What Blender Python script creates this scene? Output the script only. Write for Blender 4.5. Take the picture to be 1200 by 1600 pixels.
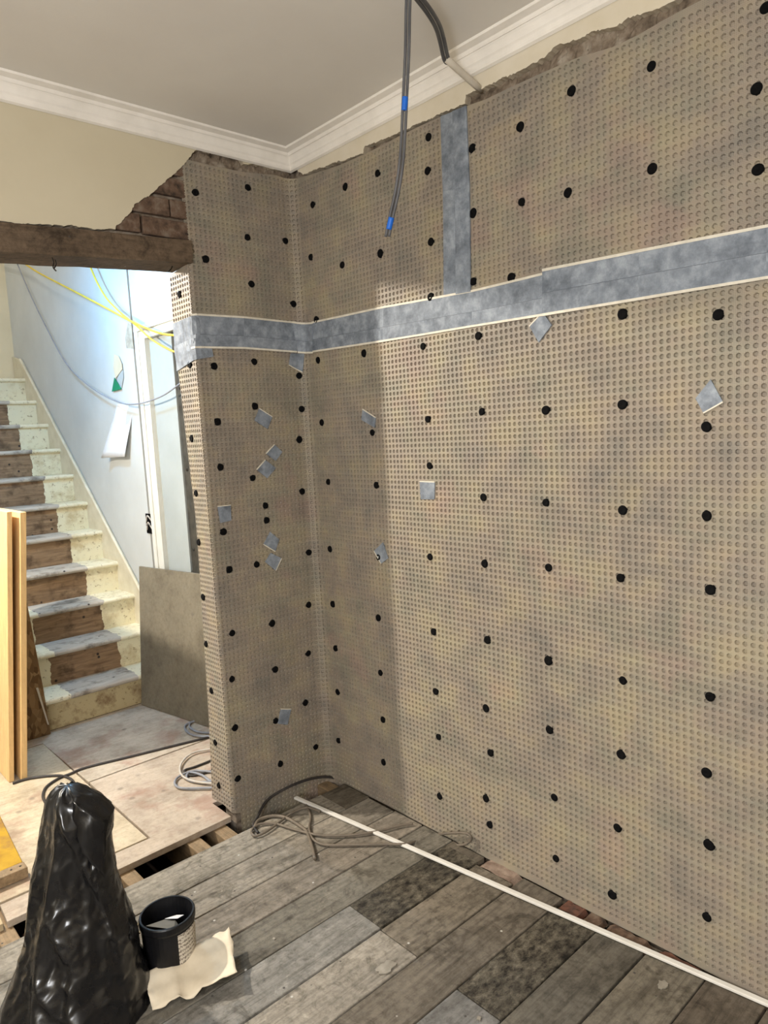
import bpy, math, random
from mathutils import Vector, Matrix, noise
random.seed(11)
for o in list(bpy.data.objects): bpy.data.objects.remove(o, do_unlink=True)
scene = bpy.context.scene
COL = scene.collection

# ------------------------------------------------------------------ camera
cd = bpy.data.cameras.new('camera'); cam = bpy.data.objects.new('camera', cd); COL.objects.link(cam)
cd.sensor_fit = 'VERTICAL'; cd.sensor_height = 36.0; cd.sensor_width = 27.0; cd.lens = 24.8691; cd.clip_start = .05
cam.matrix_world = Matrix(((0.737792,0.114535,-0.665240),(-0.672980,0.048097,-0.738095),(-0.052542,0.992254,0.112565))).to_4x4()
cam.location = (-1.787,-2.432,1.5)
scene.camera = cam

# ------------------------------------------------------------------ world, lights, exposure
w = bpy.data.worlds.new('world'); scene.world = w; w.use_nodes = True
w.node_tree.nodes['Background'].inputs[0].default_value = (.9, .92, 1, 1)
w.node_tree.nodes['Background'].inputs[1].default_value = .05
def lamp(name, kind, loc, energy, color, size=.1, look=None):
    d = bpy.data.lights.new(name, kind); d.energy = energy; d.color = color
    if kind == 'AREA': d.shape = 'DISK'; d.size = size
    else: d.shadow_soft_size = size
    o = bpy.data.objects.new(name, d); COL.objects.link(o); o.location = loc
    if look is not None:
        o.rotation_euler = (Vector(look) - Vector(loc)).to_track_quat('-Z', 'Y').to_euler()
    return o
lamp('hall_lamp', 'AREA', (-1.80, 1.31, 2.34), 106, (1, .91, .78), .10, (-1.40, .31, 1.44))
lamp('stair_lamp', 'POINT', (-.72, 1.66, 2.58), 52, (.24, .57, 1), .07)
lamp('stairwell_fill', 'POINT', (-1.0, 3.1, 4.1), 30, (1, .93, .82), .12)  # unseen fill light, added to warm the treads and the end wall
lamp('room_lamp', 'POINT', (-2.8, -2.6, 1.5), 200, (.97, .98, 1), .3)
scene.view_settings.view_transform = 'Standard'; scene.view_settings.look = 'None'
scene.view_settings.gamma = 1; scene.view_settings.use_curve_mapping = False
scene.view_settings.exposure = 0.0

# ------------------------------------------------------------------ materials
def lin(c): return tuple((x/12.92 if x <= .04045 else ((x+.055)/1.055)**2.4) for x in [v/255 for v in c]) + (1,)
class NT:
    def __init__(s, name):
        s.m = bpy.data.materials.new(name); s.m.use_nodes = True; s.t = s.m.node_tree
        s.b = s.t.nodes['Principled BSDF']
    def n(s, typ, props=None, **ins):
        nd = s.t.nodes.new('ShaderNode'+typ)
        for k, v in (props or {}).items(): setattr(nd, k, v)
        for k, v in ins.items():
            key = int(k[1:]) if k[0] == 'i' and k[1:].isdigit() else k.replace('_', ' ')
            s.put(nd.inputs[key], v)
        return nd
    def put(s, sock, v):
        if isinstance(v, bpy.types.NodeSocket): s.t.links.new(v, sock)
        else: sock.default_value = v
    def ramp(s, fac, stops):
        r = s.t.nodes.new('ShaderNodeValToRGB'); e = r.color_ramp.elements
        while len(e) < len(stops): e.new(.5)
        for el, (p, c) in zip(e, stops): el.position = p; el.color = c if len(c) == 4 else tuple(c)+(1,)
        s.t.links.new(fac, r.inputs[0]); return r.outputs[0]
    def mix(s, fac, a, b, mode='MIX'):
        m = s.t.nodes.new('ShaderNodeMix'); m.data_type = 'RGBA'; m.blend_type = mode
        s.put(m.inputs[0], fac); s.put(m.inputs[6], a); s.put(m.inputs[7], b); return m.outputs[2]
    def math(s, op, a, b=0.0, clamp=False):
        m = s.t.nodes.new('ShaderNodeMath'); m.operation = op; m.use_clamp = clamp
        s.put(m.inputs[0], a); s.put(m.inputs[1], b); return m.outputs[0]
    def coords(s, scale=(1, 1, 1), rand=True, kind='Object'):
        tc = s.n('TexCoord').outputs[kind]
        if rand:
            oi = s.n('ObjectInfo').outputs['Random']
            v = s.n('CombineXYZ', X=s.math('MULTIPLY', oi, 17.3), Y=s.math('MULTIPLY', oi, 31.7), Z=s.math('MULTIPLY', oi, 9.1)).outputs[0]
            tc = s.n('VectorMath', {'operation': 'ADD'}, i0=tc, i1=v).outputs[0]
        return s.n('Mapping', Vector=tc, Scale=scale).outputs[0]
    def noise(s, vec, scale, detail=5, rough=.6, dist=0):
        return s.n('TexNoise', Vector=vec, Scale=scale, Detail=detail, Roughness=rough, Distortion=dist).outputs[0]
    def bump(s, h, strength=.3, dist=.01):
        s.t.links.new(s.n('Bump', Strength=strength, Distance=dist, Height=h).outputs[0], s.b.inputs['Normal'])
    def out(s, col, rough=.7, metal=0.0, spec=.3):
        s.put(s.b.inputs['Base Color'], col); s.put(s.b.inputs['Roughness'], rough); s.put(s.b.inputs['Metallic'], metal)
        s.b.inputs['Specular IOR Level'].default_value = spec
        return s.m
def plain(name, c1, c2=None, scale=4, rough=.7, bump=0, bscale=60, rand=True, metal=0, spec=.3, c3=None):
    t = NT(name); v = t.coords(rand=rand)
    c2 = c2 or tuple(int(x*.9) for x in c1)
    f = t.noise(v, scale)
    st = [(.32, lin(c2)), (.68, lin(c1))] if c3 is None else [(.3, lin(c2)), (.5, lin(c1)), (.7, lin(c3))]
    col = t.ramp(f, st)
    if bump: t.bump(t.noise(v, bscale), bump, .004)
    return t.out(col, rough, metal, spec)
def wood(name, axis=0, base=None, dark=.45, stain=.5, rough=.75, grain=1.0, speck=True):
    """Weathered timber; colour from the object's own colour unless base is given."""
    t = NT(name); sc = [30, 30, 30]; sc[axis] = 1.6
    v = t.coords(tuple(sc)); vw = t.coords((1, 1, 1)); sb = [2, 2, 2]; sb[axis] = .9; vb = t.coords(tuple(sb))
    g = t.noise(v, 2.2*grain, 8, .68, .4)
    dirt = t.noise(vw, 42, 6, .75)
    col = lin(base) if base else t.n('ObjectInfo').outputs['Color']
    gr = t.ramp(g, [(.30, (dark, dark*.97, dark*.93)), (.5, (.86, .855, .845)), (.70, (1.12, 1.11, 1.09))])
    c = t.mix(.8, col, gr, 'MULTIPLY')
    c = t.mix(min(1, stain*.9), c, t.ramp(dirt, [(.34, (.45, .44, .42)), (.54, (1, 1, 1)), (.7, (1.2, 1.2, 1.2))]), 'MULTIPLY')
    bl = t.ramp(t.noise(vb, 3.4, 6, .7, .5), [(.34, (.42, .41, .39)), (.48, (.9, .9, .9)), (.58, (1.05, 1.05, 1.05)), (.72, (1.4, 1.39, 1.37))])
    c = t.mix(stain, c, bl, 'MULTIPLY')
    if stain > .6:
        c = t.mix(.7, c, t.ramp(t.noise(vw, 11, 7, .75, .8), [(.36, (.38, .37, .35)), (.47, (1, 1, 1)), (.60, (1, 1, 1)), (.68, (1.45, 1.45, 1.43))]), 'MULTIPLY')
    if speck:
        vo = t.n('TexVoronoi', Vector=vw, Scale=26.0)
        k = t.ramp(vo.outputs['Distance'], [(.06, (1, 1, 1)), (.12, (0, 0, 0))])
        rg = t.n('SeparateColor', Color=vo.outputs['Color'])
        c = t.mix(t.math('MULTIPLY', k, t.math('GREATER_THAN', rg.outputs[0], .80)), c, (.06, .055, .05, 1))
        c = t.mix(t.math('MULTIPLY', k, t.math('GREATER_THAN', rg.outputs[1], .93)), c, (.5, .48, .44, 1))
    t.bump(t.math('ADD', g, t.math('MULTIPLY', dirt, .5)), .35, .003)
    return t.out(c, rough, 0, .25)
def panel(name, base=None, blot=.35, red=False):
    """flat sheet board: blotchy dirt, faint grain, a few knots"""
    t = NT(name); vw = t.coords(); v = t.coords((3, 26, 26))
    col = lin(base) if base else t.n('ObjectInfo').outputs['Color']
    c = t.mix(.5, col, t.ramp(t.noise(v, 2, 7, .65, .3), [(.32, (.80, .78, .75)), (.6, (1.06, 1.06, 1.05))]), 'MULTIPLY')
    c = t.mix(blot, c, t.ramp(t.noise(vw, 5, 7, .7), [(.34, (.42, .37, .32)), (.5, (.95, .94, .93)), (.66, (1.25, 1.25, 1.24))]), 'MULTIPLY')
    c = t.mix(blot*.8, c, t.ramp(t.noise(vw, 55, 5, .7), [(.35, (.62, .60, .58)), (.52, (1, 1, 1))]), 'MULTIPLY')
    if red:
        c = t.mix(t.ramp(t.noise(vw, 4.2, 5, .65), [(.52, (0, 0, 0)), (.66, (.55, .55, .55))]), c, lin((150, 112, 96)))
    vo = t.n('TexVoronoi', Vector=vw, Scale=9.0)
    k = t.ramp(vo.outputs['Distance'], [(.07, (.5, .5, .5)), (.15, (0, 0, 0))])
    c = t.mix(t.math('MULTIPLY', k, t.math('GREATER_THAN', t.n('SeparateColor', Color=vo.outputs['Color']).outputs[0], .6)), c, (.14, .12, .10, 1))
    t.bump(t.noise(vw, 70, 5), .2, .002)
    return t.out(c, .8, 0, .2)

M = {}
def membrane_mat():
    t = NT('membrane_plastic'); uv = t.n('TexCoord').outputs['UV']
    big = t.noise(uv, 2.6, 4, .6); mid = t.noise(uv, 7.0, 4, .6)
    c = t.ramp(big, [(.32, lin((106, 103, 98))), (.45, lin((137, 125, 114))), (.56, lin((137, 132, 114))), (.66, lin((149, 126, 115)))])
    c2 = t.ramp(mid, [(.32, lin((98, 98, 95))), (.50, lin((137, 128, 117))), (.66, lin((160, 148, 120)))])
    c = t.mix(.5, c, c2)
    # brick shapes behind show through as faint blocks
    br = t.n('TexBrick', {'offset': .5}, Vector=uv, Color1=(.92, .90, .86, 1), Color2=(1, .95, .90, 1), Mortar=(1.02, 1.03, 1.0, 1),
             Scale=1.0, Mortar_Size=.012, Mortar_Smooth=1.0, Bias=0.0, Brick_Width=.225, Row_Height=.075).outputs[0]
    c = t.mix(.6, c, br, 'MULTIPLY')
    # woven mesh bonded to the face: fine 4 mm grid
    w1 = t.n('TexWave', {'bands_direction': 'X'}, Vector=uv, Scale=78.0).outputs['Fac']
    w2 = t.n('TexWave', {'bands_direction': 'Y'}, Vector=uv, Scale=78.0).outputs['Fac']
    gz = t.math('MAXIMUM', w1, w2)
    c = t.mix(t.math('MULTIPLY', t.ramp(gz, [(.78, (0, 0, 0)), (.97, (1, 1, 1))]), .30), c, lin((182, 173, 158)))
    t.bump(gz, .25, .001)
    return t.out(c, .55, 0, .35)
M['membrane'] = membrane_mat()
def tape_mat():
    t = NT('butyl_tape'); v = t.coords(rand=True)
    a = t.noise(v, 22, 6, .7); b = t.noise(v, 4, 3)
    c = t.ramp(a, [(.32, lin((80, 86, 96))), (.5, lin((126, 134, 145))), (.66, lin((166, 174, 184)))])
    c = t.mix(.4, c, t.ramp(b, [(.35, lin((98, 105, 115))), (.65, lin((142, 149, 158)))]))
    t.bump(a, .3, .002)
    return t.out(c, .7, 0, .2)
M['tape'] = tape_mat()
M['liner'] = plain('tape_edge', (220, 214, 200), (198, 192, 178), 30, .6)
M['lap_shade'] = plain('tape_lap_shade', (98, 103, 112), (80, 85, 93), 30, .6)  # dark grey for the shade line painted between the tape widths
M['plug'] = plain('black_plug', (11, 11, 12), (6, 6, 7), 40, .85, spec=.12)
M['floorboard'] = wood('floorboard_wood', 0, None, .40, .75)
def stained_mat():
    t = NT('bitumen_stained_wood'); v = t.coords((1.3, 2, 2)); f = t.coords()
    a = t.noise(v, 24, 9, .74, .1); b2 = t.noise(f, 4, 4, .6)
    c = t.ramp(a, [(.38, lin((30, 27, 23))), (.47, lin((68, 63, 55))), (.56, lin((92, 87, 77))), (.68, lin((124, 117, 104)))])
    c = t.mix(.7, c, t.ramp(b2, [(.38, (.45, .44, .42)), (.6, (1.15, 1.13, 1.08))]), 'MULTIPLY')
    t.bump(a, .35, .003)
    return t.out(c, .75, 0, .25)
M['floorboard_dark'] = stained_mat()
M['joist'] = wood('joist_wood', 1, (150, 128, 100), .5, .5)
M['lintel'] = wood('lintel_wood', 0, (104, 88, 72), .5, .8)
M['pine'] = wood('pine_board', 2, (232, 196, 140), .8, .12, .6, 1, False)
M['sheet'] = panel('floor_sheet', None, .5, True)
M['plyboard'] = panel('plywood_panel', (122, 115, 100), .45)
M['earth'] = plain('earth', (58, 46, 38), (26, 21, 18), 9, .95, .8)
M['ceiling'] = plain('ceiling_paint', (221, 217, 210), (214, 209, 202), 2.2, .85, .08, 90)
M['cornice'] = plain('cornice_paint', (236, 231, 224), (222, 217, 209), 9, .6, .12, 50)
M['plaster'] = plain('cream_plaster', (200, 191, 168), (194, 184, 160), 2.4, .75, .08, 40)
M['plaster_pale'] = plain('pale_plaster', (214, 206, 190), (203, 193, 172), 6, .75, .1, 40)
M['plaster_edge'] = plain('broken_plaster', (190, 178, 158), (150, 138, 120), 22, .9, .5)
M['chase'] = plain('chase_plaster', (140, 132, 120), (92, 84, 74), 14, .95, .6, 40)
M['mortar'] = plain('old_mortar', (126, 112, 97), (66, 56, 46), 22, .95, 1.0, 60, c3=(158, 148, 134))
M['brick'] = plain('old_brick', (100, 80, 66), (58, 48, 41), 30, .95, 1.0, 60, c3=(122, 108, 95))
M['pale_brick'] = plain('pale_brick', (158, 140, 126), (112, 92, 80), 26, .95, .8, 60)
M['brick_red'] = plain('red_brick', (118, 78, 62), (76, 58, 50), 26, .95, .8, 60)
M['splash'] = plain('dried_plaster', (160, 154, 143), (130, 124, 113), 30, .9)
M['roomwall'] = plain('room_wall', (196, 184, 160), (184, 172, 148), 3, .85)
M['hallwall'] = plain('hall_wall', (204, 206, 203), (194, 196, 193), 3, .7, .05, 40)
M['stairend'] = plain('stair_end_wall', (222, 208, 176), (212, 198, 166), 3, .8)
M['whitewood'] = plain('white_gloss', (226, 225, 216), (212, 211, 202), 8, .45, .05)
M['stringer'] = plain('stringer_paint', (222, 214, 192), (204, 194, 168), 10, .55, .1)
M['doorgrey'] = plain('door_paint', (172, 178, 176), (160, 166, 164), 3, .5)
M['darkmetal'] = plain('dark_steel', (92, 88, 80), (58, 56, 52), 14, .5, .2, 40, metal=.4)
M['screw'] = plain('screw_steel', (70, 66, 60), (40, 38, 36), 30, .4, metal=.8)
M['conduit'] = plain('white_pvc', (226, 224, 218), (210, 207, 200), 8, .4)
M['conduit_old'] = plain('old_conduit', (206, 198, 184), (186, 178, 164), 12, .5)
M['greycable'] = plain('grey_cable', (92, 92, 94), (74, 74, 77), 20, .45)
M['hallgrey'] = plain('hall_grey_cable', (150, 152, 158), (128, 130, 138), 20, .5)
M['darkcable'] = plain('dark_cable', (66, 62, 60), (48, 45, 44), 20, .55)
M['taupecable'] = plain('taupe_cable', (120, 110, 98), (98, 90, 80), 20, .55)
M['whitecable'] = plain('white_cable', (205, 198, 188), (180, 172, 162), 20, .5)
M['yellowcable'] = plain('yellow_cable', (226, 196, 70), (206, 176, 56), 12, .5)
M['bluetape'] = plain('blue_tape', (30, 104, 205), (24, 88, 180), 20, .4)
M['yellowpaint'] = plain('yellow_paint', (176, 138, 30), (150, 112, 26), 8, .7, .2, c3=(128, 92, 56))
M['paper'] = plain('white_paper', (226, 226, 226), (212, 213, 216), 5, .8)
M['cardpaper'] = plain('cream_paper', (226, 214, 192), (206, 192, 168), 12, .8, .15, 25)
M['greenprint'] = plain('green_print', (22, 132, 92), (16, 112, 76), 8, .6)
M['leaflet'] = plain('leaflet_paper', (214, 200, 172), (202, 188, 160), 8, .7)
M['bucketplastic'] = plain('black_bucket', (22, 22, 25), (13, 13, 15), 20, .4, .1, 60)
M['wire'] = plain('wire_handle', (222, 206, 170), (170, 150, 110), 20, .35, metal=.7)
M['greycard'] = plain('grey_plate', (120, 118, 112), (98, 96, 90), 9, .5)
M['osb'] = None
def osb_mat():
    t = NT('osb_strands'); v = t.coords((1, 1, .45))
    vo = t.n('TexVoronoi', Vector=v, Scale=55.0)
    c = t.ramp(t.n('SeparateColor', Color=vo.outputs['Color']).outputs[0], [(0, lin((98, 76, 52))), (.4, lin((140, 112, 78))), (.75, lin((160, 134, 98))), (1, lin((112, 86, 58)))])
    t.bump(vo.outputs['Distance'], .4, .003)
    return t.out(c, .8)
M['osb'] = osb_mat()
def stair_mat(name, bare_a, bare_b, paint_a, paint_b, x0, x1):
    t = NT(name); tc = t.n('TexCoord').outputs['Object']; v = t.coords()
    x = t.n('SeparateXYZ', Vector=tc).outputs[0]
    x = t.math('ADD', x, t.math('MULTIPLY', t.math('SUBTRACT', t.noise(v, 16, 5), .5), .06))
    m = t.math('MULTIPLY', t.math('GREATER_THAN', x, x0), t.math('LESS_THAN', x, x1))
    g = t.noise(t.coords((2, 20, 20)), 3, 6, .65, .5)
    bare = t.ramp(g, [(.3, lin(bare_b)), (.68, lin(bare_a))])
    bl = t.ramp(t.noise(v, 9, 5, .65), [(.36, (.34, .32, .30)), (.5, (1, 1, 1))])
    bare = t.mix(.8, bare, bl, 'MULTIPLY')
    vo = t.n('TexVoronoi', Vector=v, Scale=17.0)
    hole = t.math('MULTIPLY', t.ramp(vo.outputs['Distance'], [(.10, (1, 1, 1)), (.16, (0, 0, 0))]),
                  t.math('GREATER_THAN', t.n('SeparateColor', Color=vo.outputs['Color']).outputs[0], .6))
    paint = t.ramp(t.noise(v, 7, 6, .7), [(.34, lin(paint_b)), (.5, lin(paint_a))])
    chips = t.ramp(t.noise(v, 34, 5, .7), [(.34, (.40, .33, .24)), (.42, (1, 1, 1))])
    paint = t.mix(.85, paint, chips, 'MULTIPLY')
    c = t.mix(m, paint, bare)
    c = t.mix(t.math('MULTIPLY', hole, m), c, (.03, .022, .018, 1))
    t.bump(t.noise(v, 40, 5), .3, .003)
    return t.out(c, .7)
M['riser_worn'] = stair_mat('worn_riser', (150, 120, 86), (104, 78, 54), (186, 170, 132), (128, 104, 74), .5, .6)
M['riser'] = stair_mat('stair_riser', (158, 130, 100), (108, 84, 62), (228, 220, 190), (200, 184, 146), -.62, -.225)
M['tread'] = stair_mat('stair_tread', (196, 187, 174), (164, 155, 142), (230, 222, 194), (206, 194, 160), -.60, -.215)
def sack_mat():
    t = NT('black_polythene'); v = t.coords(rand=False)
    h = t.n('TexNoise', {'noise_type': 'RIDGED_MULTIFRACTAL', 'normalize': False}, Vector=v, Scale=13.0, Detail=4.0, Roughness=.5, Distortion=1.0).outputs[0]
    t.bump(h, .5, .014)
    return t.out((.006, .006, .007, 1), t.ramp(t.noise(v, 14, 4), [(.3, (.20,)*3), (.7, (.36,)*3)]), 0, .5)
M['sack'] = sack_mat()
def label_mat():
    t = NT('smeared_label'); v = t.coords((1, 1, 1), False)
    wv = t.n('TexWave', {'bands_direction': 'Z'}, Vector=v, Scale=26.0, Distortion=6.0, Detail=3.0, Detail_Scale=8.0).outputs['Fac']
    c = t.ramp(wv, [(.15, lin((120, 110, 100))), (.4, lin((200, 192, 178)))])
    return t.out(c, .6)
M['label'] = label_mat()

# ------------------------------------------------------------------ mesh helpers
class MB:
    def __init__(s): s.v = []; s.f = []; s.mi = []
    def add(s, vs, fs, mi=0):
        k = len(s.v); s.v += [tuple(p) for p in vs]
        for f in fs: s.f.append(tuple(i+k for i in f)); s.mi.append(mi)
        return s
    def hexa(s, p, mi=0):   # bottom 4 (ccw from above), top 4
        return s.add(p, [(3, 2, 1, 0), (4, 5, 6, 7), (0, 1, 5, 4), (1, 2, 6, 5), (2, 3, 7, 6), (3, 0, 4, 7)], mi)
    def box(s, x0, x1, y0, y1, z0, z1, mi=0):
        return s.hexa([(x0, y0, z0), (x1, y0, z0), (x1, y1, z0), (x0, y1, z0), (x0, y0, z1), (x1, y0, z1), (x1, y1, z1), (x0, y1, z1)], mi)
    def prism(s, poly, off, mi=0, side=None):
        """poly: 3-D outline; off: extrusion vector. front face = poly."""
        n = len(poly); off = Vector(off); a = [Vector(p) for p in poly]
        s.add(a+[p+off for p in a], [], mi); k = len(s.v)-2*n
        nrm = sum(((a[i]-a[0]).cross(a[(i+1) % n]-a[0]) for i in range(n)), Vector())
        idx = list(range(n)) if nrm.dot(off) < 0 else list(range(n))[::-1]
        s.f.append(tuple(k+i for i in idx)); s.mi.append(mi)
        s.f.append(tuple(k+n+i for i in idx[::-1])); s.mi.append(mi)
        for j in range(n):
            p, q = idx[j], idx[(j+1) % n]
            s.f.append((k+q, k+p, k+n+p, k+n+q)); s.mi.append(mi if side is None else side)
        return s
    def tube(s, pts, r, seg=8, sub=6, rmul=None):
        P = catmull([Vector(p) for p in pts], sub) if sub > 1 else [Vector(p) for p in pts]
        n = len(P); k = len(s.v); up = Vector((.13, .21, .97)).normalized()
        for i, p in enumerate(P):
            t = (P[min(i+1, n-1)]-P[max(i-1, 0)]).normalized()
            a = t.cross(up)
            if a.length < .05: a = t.cross(Vector((1, 0, 0)))
            a.normalize(); b = a.cross(t).normalized()
            for j in range(seg):
                an = 2*math.pi*j/seg; s.v.append(tuple(p+(a*math.cos(an)+b*math.sin(an))*r))
        for i in range(n-1):
            for j in range(seg):
                j2 = (j+1) % seg
                s.f.append((k+i*seg+j, k+i*seg+j2, k+(i+1)*seg+j2, k+(i+1)*seg+j)); s.mi.append(0)
        s.f.append(tuple(k+j for j in range(seg))[::-1]); s.mi.append(0)
        s.f.append(tuple(k+(n-1)*seg+j for j in range(seg))); s.mi.append(0)
        return s
    def lathe(s, prof, seg=20, mat=None, mi=0, a0=0, a1=2*math.pi):
        k = len(s.v); full = abs(a1-a0-2*math.pi) < 1e-6; m = seg if full else seg+1
        for (r, z) in prof:
            for j in range(m):
                an = a0+(a1-a0)*j/seg; p = Vector((r*math.cos(an), r*math.sin(an), z))
                s.v.append(tuple(mat @ p if mat else p))
        for i in range(len(prof)-1):
            for j in range(seg):
                j2 = (j+1) % m
                s.f.append((k+i*m+j, k+i*m+j2, k+(i+1)*m+j2, k+(i+1)*m+j)); s.mi.append(mi)
        return s
    def grid(s, rows, thick=None):
        """rows of points -> surface; thick: vector function for a back face"""
        nr, nc = len(rows), len(rows[0]); k = len(s.v)
        for r in rows: s.v += [tuple(p) for p in r]
        for i in range(nr-1):
            for j in range(nc-1):
                s.f.append((k+i*nc+j, k+i*nc+j+1, k+(i+1)*nc+j+1, k+(i+1)*nc+j)); s.mi.append(0)
        return s
    def build(s, name, mat, parent=None, smooth=False, bevel=0, solid=0, color=None, loc=None):
        me = bpy.data.meshes.new(name); me.from_pydata(s.v, [], s.f)
        for mm in (mat if isinstance(mat, (list, tuple)) else [mat]): me.materials.append(M[mm])
        if any(s.mi): me.polygons.foreach_set('material_index', s.mi)
        if smooth: me.polygons.foreach_set('use_smooth', [True]*len(me.polygons))
        me.update()
        o = bpy.data.objects.new(name, me); COL.objects.link(o)
        if parent: o.parent = parent
        if loc: o.location = loc
        if solid:
            md = o.modifiers.new('thickness', 'SOLIDIFY'); md.thickness = solid; md.offset = 0
        if bevel:
            md = o.modifiers.new('bevel', 'BEVEL'); md.width = bevel; md.segments = 2; md.limit_method = 'ANGLE'
        if color: o.color = lin(color)
        return o
def catmull(P, sub):
    out = []; n = len(P)
    for i in range(n-1):
        p0, p1, p2, p3 = P[max(i-1, 0)], P[i], P[i+1], P[min(i+2, n-1)]
        for k in range(sub):
            t = k/sub
            out.append(.5*((2*p1)+(p2-p0)*t+(2*p0-5*p1+4*p2-p3)*t*t+(3*p1-p0-3*p2+p3)*t**3))
    out.append(P[-1]); return out
def tag(o, label, cat, group=None):
    o['label'] = label; o['category'] = cat
    if group: o['group'] = group
    return o
def struct(o): o['kind'] = 'structure'; return o
def empty(name, loc=(0, 0, 0)):
    o = bpy.data.objects.new(name, None); COL.objects.link(o); o.location = loc; o.empty_display_size = .1; return o
def ragged(pts, step, amp, seed=0):
    """subdivide an open polyline and jitter it, in the plane of the wall (two free axes)"""
    out = []; P = [Vector(p) for p in pts]
    for a, b in zip(P[:-1], P[1:]):
        n = max(1, int((b-a).length/step))
        for k in range(n):
            p = a.lerp(b, k/n); q = noise.noise_vector(p*31+Vector((seed, 0, 0)))*amp*.8 + noise.noise_vector(p*140)*amp*.9
            out.append(p+q)
    out.append(P[-1]); return out

# ------------------------------------------------------------------ the setting
ZC = 2.625
# ground below the floors
g = struct(MB().box(-3.7, .1, -4.7, 4.2, -.5, -.36).build('floor_ground', 'earth'))
# room walls
wr = struct(MB().box(.024, .25, -4.7, .16, -.4, ZC).build('wall_right', 'mortar'))
wl = struct(MB().box(-3.8, -3.6, -4.7, .16, -.4, ZC).build('wall_left', 'roomwall'))
wf = struct(MB().box(-3.8, .25, -4.9, -4.7, -.4, ZC).build('wall_front', 'roomwall'))
def ztop(x): return 2.23+(x+.479)*.049
def zbot(x): return 2.147+(x+.489)*.063
b = MB().box(-.468, .024, .020, .100, -.4, ZC)                    # nib of wall beside the opening
XL = -1.95
b.hexa([(XL, .022, ztop(XL)), (-.468, .022, ztop(-.468)), (-.468, .155, ztop(-.468)), (XL, .155, ztop(XL)),
        (XL, .022, ZC), (-.468, .022, ZC), (-.468, .155, ZC), (XL, .155, ZC)])
b.box(-3.7, XL, .022, .155, -.4, ZC)
wb = struct(b.build('wall_back', 'mortar'))
ce = struct(MB().box(-3.8, .25, -4.9, .155, ZC, ZC+.12).build('ceiling', 'ceiling'))
# bricks laid bare between the plaster and the membrane
bk = MB().box(-.105, .105, -.01, .012, -.031, .031).build('brick', 'brick', wb, bevel=.004)
first = True; z = 2.262; row = 0
while z < 2.56:
    x = -.985+(.11 if row % 2 else 0)
    while x < -.55:
        o = bk if first else bk.copy()
        if not first: COL.objects.link(o)
        first = False
        o.location = (x+random.uniform(-.004, .004), .012+random.uniform(-.004, .004), z+random.uniform(-.002, .002))
        o.rotation_euler = (random.uniform(-.04, .04), random.uniform(-.02, .02), random.uniform(-.03, .03))
        x += .222
    if -.472-(x-.222+.108) > .035:
        hx = (x-.222+.108-.472)/2; hw_ = (-.474-(x-.222+.112))/2
        o = MB().box(-hw_, hw_, -.01, .012, -.031, .031).build('brick', 'brick', wb, bevel=.004); o.location = (hx, .012, z)
    z += .074; row += 1
# cream plaster over the opening, broken along its right side
edge = [(-1.113,-0.004,2.198),(-1.002,-0.004,2.207),(-0.9028,-0.004,2.218),(-0.8244,-0.004,2.219),(-0.7547,-0.004,2.229),(-0.7397,-0.004,2.248),(-0.6926,-0.004,2.298),(-0.674,-0.004,2.326),(-0.6046,-0.004,2.377),(-0.5474,-0.004,2.428),(-0.4912,-0.004,2.481),(-0.4548,-0.004,2.523),(-0.4321,-0.004,2.55),(-0.4027,-0.004,2.563),(-0.3506,-0.004,2.561),(-0.304,-0.004,2.573),(-0.2547,-0.004,2.572),(-0.2233,-0.004,2.546),(-0.1707,-0.004,2.559),(-0.1182,-0.004,2.555),(-0.0515,-0.004,2.559),(-0.0141,-0.004,2.561),(0.032,-0.004,2.585)]
left = [(-3.6, -.004, .0), (XL, -.004, .0), (XL, -.004, ztop(XL)+.006)]
poly = [(-.0, -.004, ZC), (-3.6, -.004, ZC)] + left + [(p.x, -.004, p.z) for p in ragged(edge, .006, .0045, 3)]
MB().prism(poly, (0, .022, 0), 0, 1).build('plaster', ['plaster', 'plaster_edge'], wb)
# strip of plaster under the cornice on the right wall
edge = [(-0.006,-0.0531,2.548),(-0.006,-0.0856,2.529),(-0.006,-0.1935,2.521),(-0.006,-0.3104,2.509),(-0.006,-0.4447,2.495),(-0.006,-0.4572,2.517),(-0.006,-0.5585,2.508),(-0.006,-0.685,2.502),(-0.006,-0.8333,2.499),(-0.006,-0.9272,2.492),(-0.006,-0.931,2.515),(-0.006,-0.9694,2.514),(-0.006,-1.007,2.511),(-0.006,-1.067,2.51),(-0.006,-1.132,2.506),(-0.006,-1.194,2.509),(-0.006,-1.224,2.51),(-0.006,-1.257,2.523),(-0.006,-1.321,2.513),(-0.006,-1.369,2.512),(-0.006,-1.433,2.498),(-0.006,-1.478,2.499),(-0.006,-1.52,2.495),(-0.006,-1.561,2.486),(-0.006,-1.588,2.488),(-0.006,-1.616,2.506),(-0.006,-1.676,2.506)]
rr = ragged(edge, .006, .005, 7)
poly = [(-.006, 0, ZC)] + [(-.006, p.y, p.z) for p in rr] + [(-.006, -2.2, 2.545), (-.006, -3.2, 2.55), (-.006, -4.7, 2.55), (-.006, -4.7, ZC)]
MB().prism(poly, (.029, 0, 0), 0, 1).build('plaster', ['plaster_pale', 'plaster_edge'], wr)
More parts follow.
